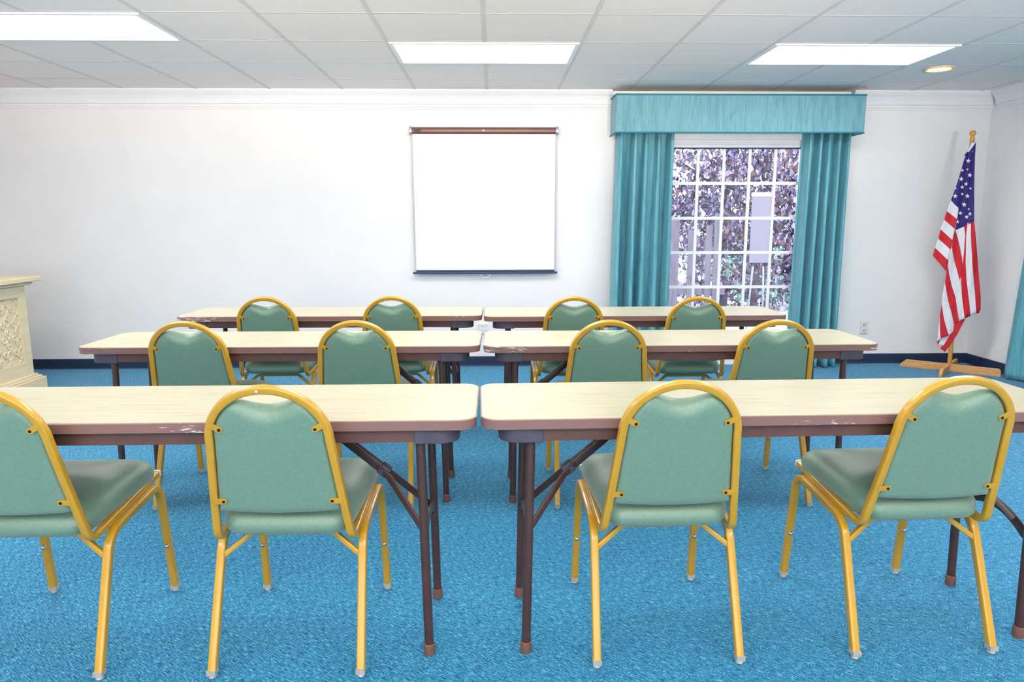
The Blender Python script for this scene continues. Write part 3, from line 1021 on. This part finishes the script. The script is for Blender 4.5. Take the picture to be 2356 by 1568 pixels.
plank((3.775, 5.815, 0), (4.225, 6.30, 0), 0.062, 0.026)
bm = bmesh.new(); cyl(bm, (0, 0, 0.05), (0, 0, 1.955), 0.0175, 0.016, n=20)
link('pole', bm, M_pole, st)
bm = bmesh.new(); lathe(bm, [(0.016, 1.945), (0.019, 1.955), (0.019, 1.985), (0.0145, 1.99), (0.0145, 1.996), (0.021, 2.002), (0.0245, 2.012), (0.0245, 2.024), (0.021, 2.033), (0.012, 2.039), (0.0, 2.04)], n=24)
link('finial', bm, M_pole, st)

# the cloth: stripes laid out in the hanging plane that faces into the room, folds pushed in and out of it
vd = Vector((PB.x, PB.y, 0)).normalized()       # horizontal direction from the room's middle to the pole
def plane_pt(px, py, off):
    """a point of the hanging cloth: horizontal run and height measured off the pole, pushed 'off' metres into the room"""
    d = Fw + Rt*((px-1178)/F_PX) - Up*((py-784)/F_PX)
    o = Vector((0, 0, CAM_H)); p0 = PB - vd*0.045
    tt = (p0-o).dot(vd)/d.dot(vd)
    return o + d*tt - vd*off
def c4(x, y): return (2120+x/5.806, 290+y/5.806)
def c5(x, y): return (2120+x/4.612, 540+y/4.612)
def fold(px, py, k):
    """depth of the cloth: rippled folds that run with the stripes"""
    xr = (px - (2245 - (py-340)*0.07)) / 22.0
    dpt = 0.016*math.sin(xr*2.6+0.6) + 0.006*math.sin(xr*5.1+py*0.02)
    if k == 'left':
        dpt = 0.010 + 0.030*max(0.0, min(1.0, (2200-px)/55.0)) + 0.006*math.sin(px*0.16+py*0.05)
    if k == 'tail':
        dpt = -0.018
    return dpt
fbm = bmesh.new()
def resample(pl, n):
    P = [Vector((p[0], p[1])) for p in pl]
    L_ = [0]
    for a, b in zip(P, P[1:]): L_.append(L_[-1] + (b-a).length)
    out = []
    for k in range(n+1):
        t = L_[-1]*k/n
        for i in range(len(P)-1):
            if t <= L_[i+1]+1e-9:
                f = (t-L_[i])/max(1e-9, L_[i+1]-L_[i]); out.append(P[i].lerp(P[i+1], f)); break
        else: out.append(P[-1])
    return out
def ribbon(l, r, mi, k='main', n=22, m=6, off=0.0):
    A, B = resample(l, n), resample(r, n)
    g = []
    for a, b in zip(A, B):
        row = []
        for i in range(m+1):
            q = a.lerp(b, i/m)
            row.append(fbm.verts.new(plane_pt(q.x, q.y, fold(q.x, q.y, k)+off)))
        g.append(row)
    for j in range(n):
        for i in range(m):
            f = fbm.faces.new((g[j][i], g[j][i+1], g[j+1][i+1], g[j+1][i])); f.material_index = mi
BLUE, WHITE, RED = 0, 1, 2
# canton
ribbon([c4(722, 215), c4(655, 310), c4(608, 350), c4(570, 445), c4(520, 620), c4(465, 800), c4(395, 990)],
       [c4(727, 215), c4(722, 310), c4(718, 350), c4(714, 445), c4(709, 620), c4(706, 800), c4(705, 1000)], BLUE, n=30, m=10)
ribbon([c4(395, 990), c4(490, 1085)], [c4(705, 1000), c4(705, 1090)], BLUE, n=6, m=10)
ribbon([c4(490, 1085), c4(500, 1105), c4(480, 1230), c4(450, 1390)], [c4(705, 1090), c4(705, 1110), c4(705, 1220), c4(705, 1280)], BLUE, n=14, m=10)
ribbon([c4(612, 342), c4(568, 392)], [c4(632, 350), c4(605, 402)], BLUE, n=4, m=4, off=0.004)
# hoist heading
ribbon([c4(688, 183), c4(652, 262), c4(622, 340)], [c4(732, 210), c4(668, 298), c4(632, 348)], WHITE, n=8, m=4, off=0.003)
# left hanging fold: five short slanted bars
le = [c4(395, 990), c4(340, 1135), c4(305, 1250), c4(255, 1375), c4(225, 1490), c5(146, 135), c5(122, 218)]
ri = [c4(492, 1086), c4(478, 1240), c4(445, 1372), c4(415, 1520), c5(310, 155), c5(286, 270), c5(265, 385)]
# boundaries (left point, right point) between bars
bars = [(le[0], ri[0]), (le[1], ri[1]), (le[2], ri[2]), (le[3], ri[3]), (c5(180, 40), ri[4]), (le[5], ri[5]), (le[6], ri[6])]
cols = [WHITE, RED, WHITE, RED, WHITE, RED]
for k in range(6):
    (a, b), (c, d) = bars[k], bars[k+1]
    def mid(p, q): 
        return ((p[0]+q[0])/2, (p[1]+q[1])/2 - 1.5)
    ribbon([a, ((a[0]+c[0])/2, (a[1]+c[1])/2), c], [b, ((b[0]+d[0])/2, (b[1]+d[1])/2), d], cols[k], 'left', n=8, m=8)
# long stripes
E_Rm1r = [c4(705, 1280), c5(575, 0), c5(598, 300), c5(628, 650), c5(628, 800), c5(610, 832)]
E_Wm_r = [c4(660, 1284), c5(525, 0), c5(540, 320), c5(565, 600), c5(582, 834)]
E_R0r = [c4(618, 1292), c5(475, 0), c5(470, 300), c5(480, 480), c5(500, 650), c5(522, 858)]
E_R0l = [c4(572, 1340), c5(465, 0), c5(455, 150), c5(437, 310), c5(420, 450), c5(430, 650), c5(460, 884)]
E_S1r = [c4(455, 1392), c5(375, 0), c5(410, 140), c5(430, 240), c5(437, 310)]
E_S1l = [c4(448, 1390), c5(330, 50), c5(322, 135), c5(345, 260), c5(385, 400), c5(404, 475)]
E_W1l = [c5(318, 135), c5(286, 285), c5(290, 400), c5(320, 540), c5(360, 660), c5(380, 800), c5(400, 915)]
E_R2l = [c5(266, 382), c5(250, 510), c5(285, 700), c5(320, 830), c5(350, 960)]
E_W2l = [c5(250, 512), c5(220, 640), c5(215, 740), c5(240, 900), c5(290, 1066)]
ribbon(E_Wm_r, E_Rm1r, RED)
ribbon(E_R0r, E_Wm_r, WHITE)
ribbon(E_R0l, E_R0r, RED)
ribbon([c4(452, 1392), c5(375, 0), c5(410, 140), c5(430, 240), c5(436, 310)], [c4(572, 1340), c5(465, 0), c5(455, 150), c5(445, 240), c5(437, 312)], WHITE)
ribbon(E_S1l, [c4(455, 1392), c5(375, 0), c5(410, 140), c5(430, 240), c5(437, 310), c5(420, 450), c5(406, 477)], RED)
ribbon(E_W1l, [c5(324, 135), c5(345, 260), c5(385, 400), c5(404, 475), c5(422, 500), c5(432, 680), c5(460, 884)], WHITE)
ribbon([c5(404, 475), c5(410, 480)], [c5(420, 450), c5(424, 520)], WHITE, n=3, m=3)
ribbon(E_R2l, [c5(283, 320), c5(290, 400), c5(320, 540), c5(360, 660), c5(380, 800), c5(400, 915)], RED)
ribbon([c5(250, 512), c5(220, 640), c5(215, 740), c5(240, 900), c5(290, 1066)], [c5(252, 512), c5(285, 700), c5(320, 830), c5(350, 950), c5(346, 1020), c5(292, 1066)], WHITE)
ribbon([c5(215, 740), c5(195, 870), c5(195, 1000), c5(205, 1092)], [c5(216, 740), c5(240, 900), c5(290, 1066)], RED)
ribbon([c5(196, 870), c5(175, 1060), c5(165, 1132)], [c5(197, 870), c5(197, 1000), c5(207, 1092)], WHITE)
# folded-back tail
ribbon([c5(352, 945), c5(300, 1066), c5(200, 1205)], [c5(470, 882), c5(380, 1060), c5(250, 1245)], RED, 'tail')
ribbon([c5(198, 1098), c5(172, 1165)], [c5(308, 1055), c5(232, 1180)], WHITE, 'tail', n=8, off=0.004)
ribbon([c5(163, 1132), c5(175, 1168)], [c5(196, 1105), c5(182, 1162)], RED, 'tail', n=4, m=3, off=0.007)
# stars
def star(px, py, r, rot=0.0):
    pts = []
    for k in range(10):
        a = -PI/2 + rot + PI*k/5
        rr = r if k % 2 == 0 else r*0.40
        x, y = px + rr*math.cos(a), py + rr*math.sin(a)
        pts.append(fbm.verts.new(plane_pt(x, y, fold(px, py, 'main')+0.012)))
    c = fbm.verts.new(plane_pt(px, py, fold(px, py, 'main')+0.0125))
    for k in range(10):
        f = fbm.faces.new((c, pts[k], pts[(k+1) % 10])); f.material_index = WHITE
for x, y, r in ((627, 463, 38), (548, 590, 26), (533, 707, 38), (647, 655, 38), (615, 578, 20), (596, 772, 34), (545, 815, 30), (456, 832, 20), (655, 833, 22),
                (452, 935, 38), (615, 935, 38), (545, 908, 24), (572, 1048, 40), (520, 1162, 33), (632, 1108, 18), (650, 1172, 32), (605, 1213, 33), (484, 1276, 32), (682, 340, 9)):
    p = c4(x, y)
    star(p[0], p[1], r/5.806, 0.12)
bmesh.ops.remove_doubles(fbm, verts=fbm.verts[:], dist=2e-4)
# express the cloth about its own base point
fo = Vector((PB.x-0.05, PB.y-0.05, 0.0))
for v in fbm.verts: v.co -= fo
fl = empty('flag', fo)
tag(fl, 'red, white and blue stars-and-stripes flag drooping from the pole', 'flag')
link('cloth', fbm, [M_blue, M_fwhite, M_red], fl, angle=None, solid=0.0022)
bm = bmesh.new()
g = plane_pt(*c4(695, 208), 0.02) - fo
cyl(bm, g, g - vd*0.002, 0.0075, n=14)
link('grommet', bm, mat('brass_grommet', (96, 74, 56), 0.4, 0.8), fl)

# ------------------------------------------------------------------ outside the window
bm = bmesh.new(); box(bm, -6, 16, YB+0.16, 40, -0.2, -0.03)
tag(link('ground', bm, M_ground, smooth=False), 'pale sunlit ground outside the window', 'ground', kind='structure')

def tree(name, loc, label, h, crowns, nleaf, mats, size, seed, lean=0.0):
    rnd = random.Random(seed)
    e = empty(name, loc)
    bm = bmesh.new()
    trunk = [(0, 0, 0), (0.03, 0.02, h*0.3), (-0.02, 0.05, h*0.6), (0.05, 0.0, h*0.9)]
    pts = fillet(trunk, 0.4, 4)
    sweep(bm, pts, circ(0.06, 10), up=(1, 0, 0))
    for k in range(14):
        z = h*(0.15+0.8*rnd.random()); a = rnd.uniform(0, 2*PI); L_ = rnd.uniform(0.5, 1.1)
        p0 = Vector((0, 0, z)); p1 = p0 + Vector((math.cos(a)*L_, math.sin(a)*L_*0.7, L_*0.5))
        cyl(bm, p0, p1, 0.018, 0.006, n=6)
    link('trunk', bm, M_bark, e)
    bm = bmesh.new()
    for k in range(nleaf):
        c, rad, dens = crowns[rnd.randrange(len(crowns))]
        v = Vector((rnd.gauss(0, 1), rnd.gauss(0, 1), rnd.gauss(0, 1))).normalized()*(rnd.random()**0.4)
        p = Vector(c) + Vector((v.x*rad[0], v.y*rad[1], v.z*rad[2]))
        nn = noise.noise(p*2.3 + Vector((seed, 0, 0)))
        if nn < dens: continue
        if p.z < 0.02: continue
        L_ = size*rnd.uniform(0.6, 1.25); wd = L_*rnd.uniform(0.5, 0.75)
        R = Matrix.Rotation(rnd.uniform(0, 2*PI), 3, 'Z') @ Matrix.Rotation(rnd.uniform(0.2, 2.2), 3, 'X') @ Matrix.Rotation(rnd.uniform(-0.7, 0.7), 3, 'Y')
        q = [Vector((0, 0, 0)), Vector((wd*0.42, L_*0.22, 0.008)), Vector((wd*0.5, L_*0.55, 0.010)), Vector((0, L_, -0.008)),
             Vector((-wd*0.5, L_*0.55, 0.010)), Vector((-wd*0.42, L_*0.22, 0.008)), Vector((0, L_*0.45, -0.006))]
        vs = [bm.verts.new(p + R @ x) for x in q]
        t = rnd.random(); mi = 0
        acc = 0
        for i_, (_, pr_) in enumerate(mats):
            acc += pr_
            if t <= acc: mi = i_; break
        for f in ((0, 1, 6), (1, 2, 6), (2, 3, 6), (3, 4, 6), (4, 5, 6), (5, 0, 6)):
            fc = bm.faces.new([vs[i] for i in f]); fc.material_index = mi
    link('foliage', bm, [m for m, _ in mats], e, angle=None)
    tag(e, label, 'tree' if 'tree' in name else 'shrub')
    return e
tree('purple_leaf_tree', (3.45, 10.6, -0.03), 'purple-leaved tree filling the view outside the window', 3.4,
     [((0.0, -0.1, 2.3), (1.6, 0.8, 1.1), -0.2), ((0.6, 0.0, 1.4), (1.4, 0.8, 1.0), -0.35), ((-0.5, -0.1, 0.9), (1.0, 0.7, 0.9), -0.05), ((0.9, 0.2, 0.7), (1.1, 0.7, 0.9), -0.35)],
     19000, [(M_purple, 0.5), (M_paleleaf, 0.36), (M_redleaf, 0.14)], 0.085, 11)
tree('garden_shrub', (3.4, 9.25, -0.03), 'low shrub with pale green leaves below the purple-leaved tree', 0.7,
     [((-0.6, 0.0, 0.75), (0.45, 0.2, 0.22), 0.05), ((0.15, 0.0, 0.35), (0.5, 0.3, 0.3), 0.0), ((0.45, 0.1, 0.9), (0.2, 0.15, 0.15), 0.0)],
     900, [(M_green, 0.5), (M_paleleaf, 0.25), (M_purple, 0.25)], 0.07, 23)
fn = empty('wooden_fence', (2.58, 8.55, -0.03))
tag(fn, 'weathered grey upright boards behind the leaves outside the window', 'fence')
for k, (x, wd, h) in enumerate(((-0.42, 0.12, 1.35), (-0.20, 0.10, 1.22), (0.0, 0.07, 1.28), (0.10, 0.08, 1.42))):
    bm = bmesh.new(); box(bm, x-wd/2, x+wd/2, -0.012, 0.012, 0, h)
    link('board', bm, M_fence, fn, smooth=False, bevel=0.003)
bm = bmesh.new(); box(bm, -0.55, 0.22, 0.012, 0.05, 0.45, 0.53)
link('rail', bm, M_fence, fn, smooth=False)
ez = empty('reflection_panel', (3.02, 8.1, -0.03))  # added panel on legs, standing in for a reflection in the glass
tag(ez, 'narrow pale upright panel with white cap added outside in place of a window reflection', 'reflection stand-in')
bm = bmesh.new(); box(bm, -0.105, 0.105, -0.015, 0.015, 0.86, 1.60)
link('panel', bm, M_reflection, ez, smooth=False, bevel=0.004)
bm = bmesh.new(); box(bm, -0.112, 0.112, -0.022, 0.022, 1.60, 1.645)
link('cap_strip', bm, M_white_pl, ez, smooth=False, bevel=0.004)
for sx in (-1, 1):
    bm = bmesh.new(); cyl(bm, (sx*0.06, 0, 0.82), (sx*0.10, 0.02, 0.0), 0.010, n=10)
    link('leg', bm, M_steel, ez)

# ------------------------------------------------------------------ light and view
w = bpy.data.worlds.new('sky'); S.world = w
w.use_nodes = True
nt = w.node_tree
bg = nt.nodes['Background']
tc = nt.nodes.new('ShaderNodeTexCoord')
sp = nt.nodes.new('ShaderNodeSeparateXYZ')
nt.links.new(tc.outputs['Generated'], sp.inputs[0])
rr = ramp(nt, [(0.0, (0.95, 0.97, 1.0, 1)), (1.0, (0.62, 0.78, 1.0, 1))])
nt.links.new(sp.outputs[2], rr.inputs['Fac'])
nt.links.new(rr.outputs['Color'], bg.inputs['Color'])
bg.inputs['Strength'].default_value = 3.4
sd = bpy.data.lights.new('sun', 'SUN'); sd.energy = 4.0; sd.angle = 0.01; sd.color = (1, 0.96, 0.9)
so = bpy.data.objects.new('sun', sd); COL.objects.link(so)
so.rotation_euler = (math.radians(38), 0, math.radians(-12))

ad = bpy.data.lights.new('added_rear_fill', 'AREA'); ad.shape = 'RECTANGLE'  # fill light added in the unseen rear opening
ad.size, ad.size_y = QX1-QX0-0.1, QZ1-QZ0-0.1
ad.energy = 48.0; ad.color = (1.0, 0.96, 0.93)
ao = bpy.data.objects.new('added_rear_fill', ad); COL.objects.link(ao)
ao.location = ((QX0+QX1)/2, YF-0.06, (QZ0+QZ1)/2); ao.rotation_euler = (math.radians(90+8), 0, 0)

for ux, pw in ((-1.9, 2400.0), (0.0, 2300.0), (1.9, 2400.0)):   # unseen warm fill spots added behind the camera to brighten the ceiling
    ud = bpy.data.lights.new('ceiling_fill_spot', 'SPOT'); ud.energy = pw; ud.color = (1.0, 0.87, 0.74)
    ud.spot_size = math.radians(56); ud.spot_blend = 0.8; ud.shadow_soft_size = 0.25
    uo = bpy.data.objects.new('ceiling_fill_spot', ud); COL.objects.link(uo)
    uo.location = (ux, -3.0, 1.1)
    uo.rotation_euler = (Vector((ux*0.12, 4.0, 2.15))).to_track_quat('-Z', 'Y').to_euler()

S.view_settings.view_transform = 'Standard'
S.view_settings.look = 'None'
S.view_settings.exposure = 0.1
S.view_settings.gamma = 1.0
S.view_settings.use_curve_mapping = False
S.cycles.use_denoising = True
S.cycles.adaptive_threshold = 0.08
S.cycles.max_bounces = 5
S.cycles.diffuse_bounces = 3
S.cycles.glossy_bounces = 3
S.cycles.transparent_max_bounces = 8
S.cycles.caustics_reflective = False
S.cycles.caustics_refractive = False
S.cycles.sample_clamp_indirect = 8.0
